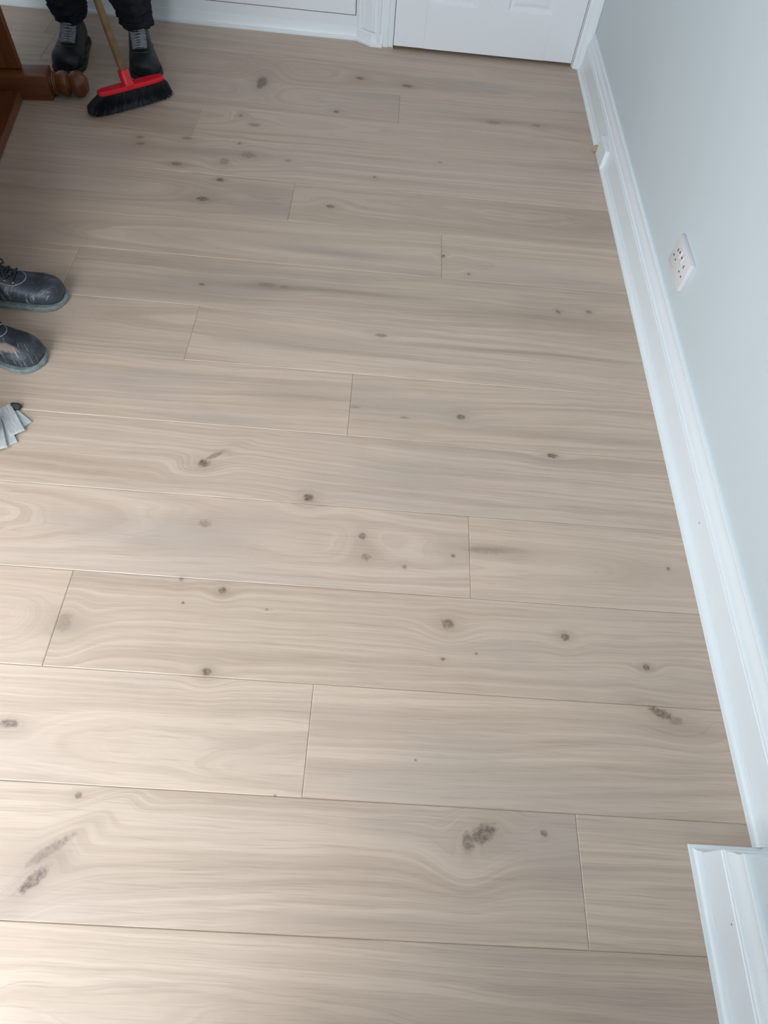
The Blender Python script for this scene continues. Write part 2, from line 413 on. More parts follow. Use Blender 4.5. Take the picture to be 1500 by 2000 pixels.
# ------------------------------------------------------------------ room shell
X0, X1, Y0, Y1, H = ROOM['x0'], ROOM['x1'], ROOM['y0'], ROOM['y1'], ROOM['h']
S = lambda o, label=None: tag(o, label, kind='structure')
S(boxobj('wall_right', M['wall'], X1, X1 + 0.12, Y0 - 0.12, Y1 + 0.12, -0.06, H), 'pale grey painted wall with double socket')
S(boxobj('wall_far', M['gloss'], X0, X1, Y1 + 0.03, Y1 + 0.15, -0.06, H), 'wall behind the white door and cupboard')
S(boxobj('ceiling', M['ceiling'], X0 - 0.12, X1 + 0.12, Y0 - 0.12, Y1 + 0.15, H, H + 0.1))
def wall_with_opening(name, w, back):
    bm = bmesh.new(); z = -0.06
    lo, hi = (X0 - 0.12, X1) if back else (Y0, Y1 + 0.12)
    for a, b, c, d in ((lo, w['a0'], z, H), (w['a1'], hi, z, H), (w['a0'], w['a1'], z, w['z0']), (w['a0'], w['a1'], w['z1'], H)):
        if back: box(bm, a, b, Y0 - 0.12, Y0, c, d)
        else: box(bm, X0 - 0.12, X0, a, b, c, d)
    return S(mk(name, bm, M['wall']))
wall_with_opening('wall_back', WIN, True); wall_with_opening('wall_left', WIN2, False)
XB, YB = -0.093, 0.145        # chimney breast faces
# added unseen pier and doorway wall, shading the near floor from the back window
YD = -0.42
S(boxobj('wall_shade_pier', M['wall'], -1.16, -1.04, Y0, YD, -0.06, H), 'unseen pier added to shade the near floor from the back window')
bm = bmesh.new()
box(bm, -1.04, -0.98, YD - 0.10, YD, -0.06, H); box(bm, -0.22, X1, YD - 0.10, YD, -0.06, H); box(bm, -0.98, -0.22, YD - 0.10, YD, 2.02, H)
S(mk('wall_shade_doorway', bm, M['wall']), 'unseen wall with an open doorway, added to darken the near floor')  # added too: the unlit space behind its opening cuts bounce light
S(boxobj('wall_chimney', M['wall'], XB, X1, YD, YB, -0.06, H), 'pale grey chimney breast stepping out from the wall')

# windows behind the camera: frame, glass, sill (built along x, the second turned into the left wall)
gt = NT('window_glass'); tr = gt.node('ShaderNodeBsdfTransparent'); gl = gt.node('ShaderNodeBsdfGlossy'); gl.inputs['Roughness'].default_value = 0.02
mx = gt.node('ShaderNodeMixShader'); mx.inputs[0].default_value = 0.06
gt.l.new(tr.outputs[0], mx.inputs[1]); gt.l.new(gl.outputs[0], mx.inputs[2]); gt.l.new(mx.outputs[0], gt.n['Material Output'].inputs[0])
def window(name, w, loc, rz, label):
    wo = S(empty(name, loc, rz), label); hw = (w['a1'] - w['a0']) / 2; hh = w['z1'] - w['z0']
    def wb(nm, mat, *a, bev=0.003): return boxobj(nm, mat, *a, wo, bev)
    wb('window_frame', M['gloss'], -hw, hw, -0.10, -0.04, 0, 0.05); wb('window_frame', M['gloss'], -hw, hw, -0.10, -0.04, hh - 0.05, hh)
    st = (2 * hw - 0.05) / 2
    for i in range(3):
        wb('window_frame', M['gloss'], -hw + st * i, -hw + st * i + 0.05, -0.10, -0.04, 0.05, hh - 0.05)
        if i < 2: wb('pane', gt.m, -hw + st * i + 0.05, -hw + st * (i + 1), -0.073, -0.067, 0.05, hh - 0.05, bev=0)
    wb('window_sill', M['gloss'], -hw - 0.04, hw + 0.04, -0.04, 0.08, -0.03, -0.002)
window('window_1', WIN, ((WIN['a0'] + WIN['a1']) / 2, Y0, WIN['z0']), 0.0, 'white framed window in the back wall')
window('window_2', WIN2, (X0, (WIN2['a0'] + WIN2['a1']) / 2, WIN2['z0']), -PI / 2, 'white framed window in the left wall')

# skirting boards and scotia beading
SK = [(0, 0.0), (0.018, 0.0), (0.018, 0.088), (0.0163, 0.0900), (0.0163, 0.0915), (0.0180, 0.0935), (0.0187, 0.0965), (0.0180, 0.0995),
      (0.0160, 0.1015), (0.0140, 0.1022), (0.0138, 0.1050), (0.0132, 0.1110), (0.0115, 0.1170), (0.0092, 0.1225), (0.0078, 0.1280), (0.0074, 0.1325),
      (0.0074, 0.1350), (0.0086, 0.1365), (0.0090, 0.1395), (0.0082, 0.1425), (0.0060, 0.1440), (0, 0.1445)]
SC = [(0.018, 0.0), (0.034, 0.0), (0.034, 0.0035)]
for i in range(0, 9):
    a = PI / 2 * i / 8
    SC.append((0.0335 - 0.0125 * math.sin(a), 0.0210 - 0.0165 * math.cos(a) + 0.0))
SC += [(0.0200, 0.0225), (0.018, 0.0225)]
def skirt(name, path, label, prof=SK, mat='gloss', side=1.0, ang=0.6):
    return S(mk(name, sweep(bmesh.new(), prof, path, side), M[mat], smooth=True, angle=ang), label)
# travelling towards +y along the right wall, left of travel is the room
skirt('baseboard_right', [(X1, YB), (X1, 3.222)], 'white moulded skirting board along the pale grey wall')
skirt('baseboard_chimney', [(XB, YD + 0.001), (XB, YB), (X1 - 0.018, YB)], 'white moulded skirting board around the chimney breast', side=1.0)
BLK = (2.455, 2.60)
skirt('trim_1', [(X1, YB + 0.034), (X1, BLK[0])], 'white concave beading at the foot of the skirting, near the chimney breast', SC)
skirt('trim_2', [(X1, BLK[1] + 0.004), (X1, 3.222)], 'white concave beading at the foot of the skirting, beside the door', SC)
skirt('trim_3', [(XB, YD + 0.001), (XB, YB), (X1 - 0.018, YB)], 'white concave beading around the chimney breast', SC, side=1.0)
skirt('baseboard_left', [(X0, Y1 - 0.04), (X0, Y0)], None)
skirt('baseboard_back', [(X0 + 0.02, Y0), (-1.18, Y0)], None)
br = bpy.data.objects['baseboard_right']; bc = bpy.data.objects['baseboard_chimney']
for par, p in ((br, (X1 - 0.0182, 0.872, 0.060)), (br, (X1 - 0.0085, 2.03, 0.139)), (bc, (XB - 0.0182, 0.05, 0.075))):
    mk('nail_mark', lathe(bmesh.new(), [(-0.0008, 0.0012), (0.0, 0.0018), (0.0006, 0.0014)], 10, 'X', p), M['solegrey'], par)

# block standing in the gap of the beading, with the raw cut end beside it
blk = mk('skirting_block', box(bmesh.new(), -0.0085, 0.0085, -0.055, 0.055, 0, 0.068, 0.0012), M['gloss'], loc=(X1 - 0.018 - 0.0085, BLK[0] + 0.056, 0.0008))
tag(blk, 'small white block fixed against the skirting, in the gap of the beading', 'block')
bm = bmesh.new()
loft(bm, [[(math.cos(2 * PI * k / 10) * r * 1.25, math.sin(2 * PI * k / 10) * r * 0.9 + math.cos(3 * k) * 0.0016, z) for k in range(10)]
          for z, r in ((0, 0.008), (0.004, 0.0105), (0.012, 0.0098), (0.019, 0.0085), (0.022, 0.0045))])
tag(mk('wood_stub', bm, M['rawmdf'], smooth=True, angle=0.7, loc=(0.001, BLK[1] - 0.018, 0.0006)), 'tan raw wood stub on the floor against the white skirting block', 'stub')

# ------------------------------------------------------------------ double socket on the right wall
so = empty('double_socket', (X1, 1.592, 0.250))
tag(so, 'white double electrical socket plate with red marked switches on the wall', 'socket')
PWd, PHt, PD = 0.136, 0.082, 0.014
bm = box(bmesh.new(), -PD, -0.0003, -PWd / 2, PWd / 2, -PHt / 2, PHt / 2, 0.0014, 2)
mk('plate', bm, M['plastic'], so, True, angle=0.5)
for s in (-1, 1):
    sw = mk('switch', box(bmesh.new(), -PD - 0.004, -PD + 0.002, s * 0.0115 - 0.0065, s * 0.0115 + 0.0065, 0.006, 0.028, 0.002, 2), M['plastic'], so, True, angle=0.5)
    mk('red_marker', box(bmesh.new(), -PD - 0.0046, -PD - 0.003, s * 0.0115 - 0.0042, s * 0.0115 + 0.0042, 0.0195, 0.0255, 0.0003), M['redmark'], sw)
    cy = s * 0.036
    for (hy, hz, wy, wz) in ((cy, 0.013, 0.0022, 0.0045), (cy - 0.011, -0.010, 0.0034, 0.0020), (cy + 0.011, -0.010, 0.0034, 0.0020)):
        mk('pin_hole', box(bmesh.new(), -PD - 0.0003, -PD + 0.004, hy - wy, hy + wy, hz - wz, hz + wz), M['hole'], so)
for s in (-1, 1):
    mk('screw', lathe(bmesh.new(), [(-PD - 0.0006, 0.0022), (-PD + 0.001, 0.003)], 12, 'X', (0, s * 0.060, 0)), M['plastic'], so)

# ------------------------------------------------------------------ door, its frame
DX0, DX1, DY = -0.807, -0.026, 3.243
do = S(boxobj('door_1', M['door'], DX0, DX1, DY + 0.010, DY + 0.035, 0.014, 1.985), 'white six-panel door')
def dbox(name, x0, x1, z0, z1, y0=DY, y1=DY + 0.0105, bev=0.0012):
    return boxobj(name, M['door'], x0, x1, y0, y1, z0, z1, do, bev)
st = 0.130
PX = [(-0.677, -0.477), (-0.347, -0.156)]
PZ = [(0.180, 0.740), (0.880, 1.520), (1.640, 1.860)]
dbox('stile', DX0, PX[0][0], 0.014, 1.985); dbox('stile', PX[1][1], DX1, 0.014, 1.985)
for z0, z1 in ((0.014, 0.18), (0.74, 0.88), (1.52, 1.64), (1.86, 1.985)):
    dbox('rail', PX[0][0], PX[1][1], z0, z1, bev=0.0)
for z0, z1 in PZ:
    dbox('muntin', PX[0][1], PX[1][0], z0, z1, bev=0.0)
    for x0, x1 in PX:
        bm = bmesh.new()
        def rr(i, y): return [(x0 + i, y, z0 + i), (x1 - i, y, z0 + i), (x1 - i, y, z1 - i), (x0 + i, y, z1 - i)]
        loft(bm, [rr(-0.002, DY + 0.0005), rr(0.003, DY + 0.0015), rr(0.007, DY + 0.005), rr(0.012, DY + 0.0085), rr(0.020, DY + 0.0085), rr(0.034, DY + 0.003), rr(0.036, DY + 0.0028)], True, 'end')
        mk('panel', bm, M['door'], do, True, angle=0.35)
mk('door_knob', lathe(bmesh.new(), [(-0.055, 0.010), (-0.052, 0.022), (-0.040, 0.026), (-0.028, 0.020), (-0.018, 0.010), (-0.004, 0.010), (-0.003, 0.026), (0, 0.026)], 24, 'Y', (DX0 + 0.06, DY, 1.0)), M['metal'], do, True)
# architraves: moulded upright strips
AR = [(0, 0), (0, 0.020), (0.006, 0.024), (0.012, 0.022), (0.016, 0.018), (0.030, 0.0165), (0.044, 0.0155), (0.048, 0.012), (0.056, 0.0105), (0.062, 0.008), (0.062, 0)]
def architrave(name, x, sgn, yw, z1, label, w=1.0):
    bm = bmesh.new()
    loft(bm, [[(x + sgn * a * w, yw - d, z) for a, d in AR] for z in (0.0008, z1)])
    return S(mk(name, bm, M['gloss'], smooth=True, angle=0.4), label)
architrave('trim_4', -0.882, 1.0, 3.268, 2.05, 'white moulded door frame upright beside the cupboard', 1.10)
architrave('trim_5', X1 - 0.0005, -1.0, 3.240, 2.05, 'white moulded door frame upright in the corner by the pale grey wall', 0.86)
S(boxobj('trim_6', M['gloss'], -0.882, X1, 3.225, 3.26, 1.99, 2.055, None, 0.003), 'white door head')
S(boxobj('trim_7', M['gloss'], -0.8135, -0.8095, 3.2445, 3.3, 0.0008, 1.99), 'white door stop lining')
S(boxobj('trim_8', M['gloss'], -0.0238, -0.0195, 3.2445, 3.3, 0.0008, 1.99), 'white door stop lining in the corner')
S(boxobj('wall_over_door', M['wall'], -0.97, X1, 3.262, Y1 + 0.03, 2.052, H), 'wall above the door')

# ------------------------------------------------------------------ built-in cupboard on the far wall
CX0, CX1, CY = X0 + 0.002, -0.968, 3.296
cu = empty('built_in_cupboard', ((CX0 + CX1) / 2, CY + 0.015, 0))
tag(cu, 'white built-in cupboard with flush door beside the white panel door', 'cupboard')
def cbox(name, x0, x1, y0, y1, z0, z1, bev=0.001, par=None):
    o = boxobj(name, M['cab'], x0, x1, y0, y1, z0, z1, None, bev)
    o.parent = par or cu; o.location = -Vector(cu.location); return o
cbox('back_panel', CX0, CX1, CY + 0.022, CY + 0.034, 0.0008, 2.1, 0)
cbox('bottom_rail', CX0, CX1, CY, CY + 0.022, 0.0008, 0.089)
cbox('top_rail', CX0, CX1, CY, CY + 0.022, 2.0, 2.1)
xs = [CX0, CX0 + 0.03, -2.5, -2.5, -1.715, -1.69, CX1 - 0.006, CX1]
for i in range(0, len(xs), 2):
    if i in (0, 6): cbox('stile', xs[i], xs[i + 1], CY, CY + 0.022, 0.089, 2.0)
for xa, xb in ((CX0 + 0.033, -1.711), (-1.707, CX1 - 0.0095)):
    d = cbox('cupboard_door', xa, xb, CY - 0.001, CY + 0.018, 0.0925, 1.997, 0.0012)
    kb = mk('knob', lathe(bmesh.new(), [(-0.026, 0.004), (-0.024, 0.012), (-0.017, 0.014), (-0.010, 0.007), (0, 0.007)], 16, 'Y', (xb - 0.05, CY - 0.001, 1.0)), M['metal'], d, True)
# splayed pilaster between cupboard and door frame
bm = bmesh.new()
pl = [(-0.968, 3.298), (-0.962, 3.292), (-0.950, 3.288), (-0.944, 3.284), (-0.941, 3.287), (-0.936, 3.284), (-0.905, 3.262), (-0.900, 3.264), (-0.894, 3.258), (-0.880, 3.256), (-0.880, 3.34), (-0.968, 3.34)]
loft(bm, [[(a, b, z) for a, b in pl] for z in (0.0008, 2.05)])
S(mk('trim_9', bm, M['gloss'], smooth=True, angle=0.25), 'white splayed upright between cupboard and door frame')
# low plinth strip with bead, along the cupboard, round the splay, ending at the door frame
PLN = [(0, 0.0), (0.014, 0.0), (0.0155, 0.004), (0.0150, 0.010), (0.0125, 0.0135), (0.0085, 0.0150), (0.0080, 0.0160), (0.0080, 0.046), (0.006, 0.049), (0, 0.050)]
S(mk('baseboard_far', sweep(bmesh.new(), PLN, [(X0, CY + 0.003), (-0.9685, CY + 0.003), (-0.903, 3.256), (-0.856, 3.256)], -1.0), M['gloss'], smooth=True, angle=0.5), 'low white plinth strip under the cupboard')

# ------------------------------------------------------------------ pine table lying on its side
tb = empty('pine_table', (-2.169, 2.574, 0.0008), math.radians(7.8))
tag(tb, 'orange varnished pine table tipped on its side with turned legs', 'table')
TH, TL = 0.84, 1.72           # table width (now its height) and length
y_far, y_near = 0.062, 0.062 - TL
LEG = [(0.115, 0.0405), (0.1165, 0.0345), (0.1200, 0.0335), (0.1215, 0.0370), (0.1250, 0.0395), (0.1290, 0.0385), (0.1315, 0.0340), (0.1345, 0.0325), (0.1400, 0.0345),
       (0.1480, 0.0385), (0.1580, 0.0405), (0.1680, 0.0395), (0.1750, 0.0350), (0.1785, 0.0290), (0.1810, 0.0280), (0.1835, 0.0300), (0.1900, 0.0365),
       (0.2000, 0.0410), (0.2120, 0.0415), (0.2240, 0.0380), (0.2330, 0.0310), (0.2380, 0.0260), (0.2400, 0.0245)]
lw = 0.085
for cy, cz in ((y_far - lw / 2, lw / 2), (y_far - lw / 2, TH - lw / 2), (y_near + lw / 2, lw / 2), (y_near + lw / 2, TH - lw / 2)):
    bm = box(bmesh.new(), -0.112, 0.115, cy - lw / 2, cy + lw / 2, cz - lw / 2, cz + lw / 2, 0.004, 2)
    lathe(bm, LEG, 28, 'X', (0, cy, cz))
    mk('leg', bm, M['pineX'], tb, True, angle=0.45)
mk('tabletop', box(bmesh.new(), -0.145, -0.112, y_near - 0.004, y_far + 0.004, 0.0, TH + 0.004, 0.005, 2), M['pineY'], tb)
mk('apron', box(bmesh.new(), -0.112, 0.008, y_near + lw, y_far - lw, 0.004, 0.034, 0.003), M['pineY'], tb)
mk('apron', box(bmesh.new(), -0.112, 0.000, y_near + lw, y_far - lw, TH - 0.034, TH - 0.004, 0.003), M['pineY'], tb)
mk('apron', box(bmesh.new(), -0.112, 0.020, y_far - 0.040, y_far - 0.012, lw, TH - lw, 0.003), M['pineZ'], tb)
mk('apron', box(bmesh.new(), -0.112, 0.000, y_near + 0.012, y_near + 0.040, lw, TH - lw, 0.003), M['pineZ'], tb)

# ------------------------------------------------------------------ broom
BA = math.radians(40.0)
bo = empty('broom', (-1.775, 2.605, 0.0008), BA)
tag(bo, 'broom with red plastic head, black bristles and wooden handle held by sweeping person', 'broom')
def blocal(p):
    q = Vector(p) - Vector(bo.location); c, s = math.cos(-BA), math.sin(-BA)
    return Vector((q.x * c - q.y * s, q.x * s + q.y * c, q.z))
HD = Vector((-0.20, 0.15, 1.0)); HB = Vector((-1.768, 2.575, 0.13))
hp = lambda z: HB + HD * (z - HB.z)
r2 = random.Random(5)
def superring(hx, hy, z, n=40, ex=3.0, cx=0.0, cy=0.0, jag=0.0):
    out = []
    for k in range(n):
        a = 2 * PI * k / n; c, s = math.cos(a), math.sin(a)
        rx = math.copysign(abs(c) ** (2 / ex), c); ry = math.copysign(abs(s) ** (2 / ex), s)
        out.append((cx + hx * rx, cy + hy * ry, z + jag * r2.uniform(-1, 1)))
    return out
yo = blocal(hp(0.085)).y; xo = blocal(hp(0.10)).x
bm = bmesh.new()
loft(bm, [superring(0.150, 0.034, 0.002, 56, 2.4, -.004, -.006), superring(0.168, 0.044, 0.010, 56, 2.3, -.004, -.008),
          superring(0.163, 0.041, 0.028, 56, 2.4, -.003, -.004), superring(0.146, 0.030, 0.054, 56, 2.7, 0, yo * .6), superring(0.124, 0.020, 0.076, 56, 3.2, 0, yo)])
for k in range(900):      # single bristles standing out of the block
    a = r2.uniform(0, 2 * PI); e = math.sqrt(r2.uniform(0.55, 1.0))
    top = Vector((0.122 * math.copysign(abs(math.cos(a)) ** .66, math.cos(a)) * e, yo + 0.019 * math.copysign(abs(math.sin(a)) ** .66, math.sin(a)) * e, 0.073))
    bot = Vector((top.x * 1.36 - .004 + r2.uniform(-.007, .007), (top.y - yo) * 2.05 - .008 + r2.uniform(-.006, .006), r2.uniform(0.0, 0.009)))
    w = 0.0011
    v = [bm.verts.new(top + Vector((math.cos(q) * w, math.sin(q) * w, 0))) for q in (0, 2.1, 4.2)]
    v += [bm.verts.new(bot + Vector((math.cos(q) * w * .7, math.sin(q) * w * .7, 0))) for q in (0, 2.1, 4.2)]
    for i in range(3): bm.faces.new((v[i], v[(i + 1) % 3], v[3 + (i + 1) % 3], v[3 + i]))
    bm.faces.new(v[3:])
tag(mk('bristles', bm, M['bristle'], bo), 'dusty black bristles', kind='stuff')
bm = bmesh.new()
loft(bm, [superring(0.124, 0.020, 0.073, 48, 4, 0, yo), superring(0.128, 0.0225, 0.0755, 48, 4, 0, yo), superring(0.128, 0.0225, 0.0830, 48, 4, 0, yo),
          superring(0.124, 0.018, 0.0865, 48, 4, 0, yo), superring(0.060, 0.010, 0.0875, 48, 3, 0, yo)])
mk('head', bm, M['redplastic'], bo, True, angle=0.5)
bm = bmesh.new()
tube(bm, [blocal(hp(z)) for z in (0.083, 0.088, 0.094, 0.126, 0.130)], [0.024, 0.021, 0.0195, 0.0185, 0.0165], 24)
mk('socket', bm, M['redplastic'], bo, True, angle=0.6)
bm = bmesh.new(); tube(bm, [blocal(hp(z)) for z in (0.10, 0.131, 0.142, 0.148, 0.80, 1.40, 1.41)], [0.0105, 0.0105, 0.0105, 0.0130, 0.0130, 0.0130, 0.009], 20)
mk('handle', bm, M['stick'], bo, True, angle=0.6)

# ------------------------------------------------------------------ people
def evaluated(o):
    dg = bpy.context.evaluated_depsgraph_get()
    me = bpy.data.meshes.new_from_object(o.evaluated_get(dg))
    old = o.data; bpy.data.objects.remove(o, do_unlink=True); bpy.data.meshes.remove(old)
    return me

def skin(verts, edges, radii, sub=2):
    me = bpy.data.meshes.new('skin'); me.from_pydata([tuple(v) for v in verts], edges, [])
    o = bpy.data.objects.new('skin', me); C.objects.link(o)
    o.modifiers.new('skin', 'SKIN')
    for i, r in enumerate(radii):
        me.skin_vertices[0].data[i].radius = r if isinstance(r, tuple) else (r, r)
    me.skin_vertices[0].data[0].use_root = True
    sb = o.modifiers.new('sub', 'SUBSURF'); sb.levels = sub; sb.render_levels = sub
    return evaluated(o)

def remeshed(bm, voxel, it=5):
    me = bpy.data.meshes.new('tmp'); bmesh.ops.recalc_face_normals(bm, faces=bm.faces[:]); bm.to_mesh(me); bm.free()
    o = bpy.data.objects.new('tmp', me); C.objects.link(o)
    r = o.modifiers.new('r', 'REMESH'); r.mode = 'VOXEL'; r.voxel_size = voxel
    s = o.modifiers.new('s', 'SMOOTH'); s.factor = 0.5; s.iterations = it
    return evaluated(o)

def spline(pts, n):
    P = [Vector(p) for p in pts]; out = []
    for i in range(len(P) - 1):
        p0, p1, p2, p3 = P[max(i - 1, 0)], P[i], P[i + 1], P[min(i + 2, len(P) - 1)]
        for k in range(n):
            t = k / n
            out.append(0.5 * ((2 * p1) + (p2 - p0) * t + (2 * p0 - 5 * p1 + 4 * p2 - p3) * t * t + (3 * p1 - p0 - 3 * p2 + p3) * t ** 3))
    out.append(P[-1]); return out

# boot upper: x forward, ankle at the origin; stations (x, half width, top, side shift)
ST = [(-0.078, .014, .055, 0), (-0.072, .026, .085, 0), (-0.050, .035, .115, 0), (-0.010, .037, .125, 0), (0.025, .038, .120, 0), (0.055, .041, .103, .001),
      (0.090, .046, .085, .003), (0.130, .0515, .075, .005), (0.165, .0530, .072, .006), (0.190, .0480, .067, .006), (0.207, .037, .058, .006), (0.216, .021, .046, .006)]
def boot_upper():
    bm = bmesh.new(); rings = []
    for x, w, zt, sh in ST:
        ring = []
        for k in range(28):
            a = 2 * PI * k / 28; c, s = math.cos(a), math.sin(a)
            ex = 2.6
            yy = w * math.copysign(abs(c) ** (2 / ex), c); zz = math.copysign(abs(s) ** (2 / ex), s)
            zm = 0.014 + (zt - 0.014) * 0.34
            z = zm + (zt - zm) * zz if zz > 0 else zm + (zm - 0.008) * zz
            if zz > 0: yy *= 1 - 0.18 * zz ** 2
            ring.append((x, yy + sh, z))
        rings.append(ring)
    loft(bm, rings)
    loft(bm, [[(cx + rx * math.cos(2 * PI * k / 28), ry * math.sin(2 * PI * k / 28), z) for k in range(28)]
              for z, cx, rx, ry in ((0.06, -.020, .050, .034), (0.10, -.018, .055, .037), (0.13, -.022, .052, .039), (0.165, -.026, .052, .042), (0.185, -.027, .053, .044))])
    return remeshed(bm, 0.0042, 8)
UPPER = boot_upper()
UBVH = BVHTree.FromPolygons([v.co.copy() for v in UPPER.vertices], [tuple(p.vertices) for p in UPPER.polygons])
def on_top(x, y, off):
    # the instep is found from above, its upper end (the leg) from the front
    h = UBVH.ray_cast(Vector((x, y, 0.6)), Vector((0, 0, -1)))
    if h[0] is None or h[0].z > 0.17: h = UBVH.ray_cast(Vector((0.5, y, 0.15)), Vector((-1, 0, 0)))
    if h[0] is None: return Vector((x, y, 0.1))
    return h[0] + h[1] * off
def front(y, z, off):
    h = UBVH.ray_cast(Vector((0.5, y, z)), Vector((-1, 0, -0.0)))
    return h[0] + h[1] * off
def instep(s, y, off):
    """s = 0 at the toe end of the lacing, 1 at the ankle."""
    d = Vector((-0.55, 0, -0.83)); o = Vector((0.132 - 0.107 * s, y, 0.072 + 0.088 * s)) - d * 0.12
    h = UBVH.ray_cast(o, d)
    return h[0] + h[1] * off if h[0] is not None else Vector((0.1 - .07 * s, y, .08 + .06 * s))

def outline(grow):
    pts = []
    L = [(x, w + grow, sh) for x, w, z, sh in ST]
    L = [(-0.083 - grow * .6, 0.006, 0)] + L + [(0.219 + grow, 0.006, .006)]
    for x, w, sh in L: pts.append((x, w + sh))
    for x, w, sh in reversed(L): pts.append((x, -w + sh))
    # smooth a little by resampling
    P = spline([(p[0], p[1], 0) for p in pts] + [(pts[0][0], pts[0][1], 0)], 3)[:-1]
    return P
def sole(parent, mat, g=0.0045, h=0.0145):
    bm = bmesh.new()
    a, b, c = outline(g - 0.003), outline(g), outline(g - 0.002)
    loft(bm, [[(p.x, p.y, 0.0008) for p in a], [(p.x, p.y, 0.004) for p in b], [(p.x, p.y, h - .006) for p in b], [(p.x, p.y, h - .005) for p in c], [(p.x, p.y, h - .003) for p in c], [(p.x, p.y, h - 0.002) for p in b], [(p.x, p.y, h + .001) for p in c]])
    return mk('sole', bm, mat, parent, True, angle=0.7)

def boot(parent, loc, ang, mirror, leather, solemat, style):
    me = UPPER.copy(); me.materials.clear(); me.materials.append(leather)
    for p in me.polygons: p.use_smooth = True
    b = link('boot', me, None, parent, loc, (0, 0, ang))
    sw = 1.10 if style == 'laced' else 1.0
    b.scale = (1.0, -sw if mirror else sw, 1.0)
    sole(b, solemat)
    if style == 'laced':
        bm = bmesh.new()
        rows = [[instep(i / 10, -0.021 - 0.003 * i / 10 + (0.042 + 0.006 * i / 10) * j / 6, 0.0022) for j in range(7)] for i in range(11)]
        loft(bm, rows, False); mk('tongue', bm, M['tongue'], b, True)
        bm = bmesh.new(); n = 11
        for i in range(n):
            s0 = (i + .2) / n
            for sg in (-1, 1):
                tube(bm, [instep(s0 + 0.070 * q / 6, sg * (-0.023 + 0.046 * q / 6), 0.0045 + .0012 * math.sin(PI * q / 6) + (0.0012 if sg > 0 else 0)) for q in range(7)], 0.0030, 6)
        e = instep(1.0, 0.0, 0.006)
        for sg in (-1, 1):
            lp = [e + Vector(q) for q in ((0, 0, 0), (.006, sg * .015, .006), (.004, sg * .030, .004), (0.0, sg * .036, -.004), (.004, sg * .026, -.008), (.003, sg * .008, -.002))]
            tube(bm, spline(lp, 5), 0.0022, 6)
        mk('laces', bm, M['lace'], b, True)
        bm = bmesh.new()      # stitched toe-cap seam
        tube(bm, [UBVH.find_nearest(Vector((0.158 - 0.9 * (yy - .005) ** 2 * 8, yy, 0.09)))[0] + Vector((0, 0, 0.0005)) for yy in [(-0.040 + 0.09 * k / 14) for k in range(15)]], 0.0012, 6)
        mk('toe_cap_seam', bm, M['soledark'], b, True)
    else:
        # oval facing with pale stitching, eyelets and dark laces
        def arch(grow, off):
            pts = []
            for k in range(25):
                a = -PI / 2 + PI * k / 24
                yy = (0.026 + grow) * math.sin(a); xx = 0.094 + (0.034 + grow) * math.cos(a)
                pts.append((xx, yy))
            pts = [(0.03, -0.026 - grow)] + pts + [(0.03, 0.026 + grow)]
            return [on_top(x, y, off) for x, y in pts]
        bm = bmesh.new(); tube(bm, arch(0.004, 0.0006), 0.0011, 6); mk('stitching', bm, M['lace'], b, True)
        bm = bmesh.new()
        A1, A2 = arch(0.002, 0.0020), arch(-0.008, 0.0024)
        loft(bm, [A1, A2], False); mk('lace_facing', bm, leather, b, True)
        for sx in (0.062, 0.083, 0.104):
            for sg in (-1, 1):
                p = on_top(sx, sg * 0.0225, 0.0032)
                bm = bmesh.new(); bmesh.ops.create_uvsphere(bm, u_segments=10, v_segments=6, radius=0.0042)
                for v in bm.verts: v.co = Vector((v.co.x, v.co.y, v.co.z * .5)) + p
                mk('eyelet', bm, M['metal'], b, True)
        bm = bmesh.new()
        for i, sx in enumerate((0.062, 0.083, 0.104)):
            tube(bm, [on_top(sx, -0.0225 + 0.045 * q / 8, 0.006) for q in range(9)], 0.0026, 6)
            if i < 2:
                for sg in (-1, 1):
                    tube(bm, [on_top(sx + 0.021 * q / 8, sg * (-0.0225 + 0.045 * q / 8), 0.0075) for q in range(9)], 0.0026, 6)
        e = on_top(0.056, 0, 0.008)
        for sg in (-1, 1):
            lp = [e + Vector(q) for q in ((0, 0, 0), (.004, sg * .014, .010), (.012, sg * .026, .004), (.016, sg * .022, -.004), (.010, sg * .010, -.001))]
            tube(bm, spline(lp, 5), 0.0024, 6)
        mk('laces', bm, M['blacklace'], b, True)
    return b

def cloth_tube(bm, path, rads, n=30, m=8, folds=0.006, seed=0.0, hem=False):
    P = spline(path, m); N = len(P)
    R = []
    for i in range(len(rads) - 1):
        for k in range(m):
            t = k / m; R.append([rads[i][j] * (1 - t) + rads[i + 1][j] * t for j in (0, 1)])
    R.append(list(rads[-1]))
    up = Vector((1, 0, 0)); rings = []
    for i, p in enumerate(P):
        t = (P[min(i + 1, N - 1)] - P[max(i - 1, 0)]).normalized()
        f = (up - t * up.dot(t)).normalized(); s = t.cross(f)
        ring = []
        for k in range(n):
            a = 2 * PI * k / n
            d = noise.noise(Vector((math.cos(a) * 1.3 + seed, math.sin(a) * 1.3, i * 0.55))) * folds * 1.6
            d += noise.noise(Vector((math.cos(a) * 3 + seed, math.sin(a) * 3, i * 0.9))) * folds * .7
            ring.append(p + f * math.cos(a) * (R[i][0] + d) + s * math.sin(a) * (R[i][1] + d))
        rings.append(ring)
    if hem:
        c = P[0]
        inner = [[q + (c - q) * 0.10 + (P[1] - P[0]) * 0.8 for q in rings[0]], [q + (c - q) * 0.05 for q in rings[0]]]
        rings = inner + rings
        loft(bm, rings, True, 'end')
    else:
        loft(bm, rings)

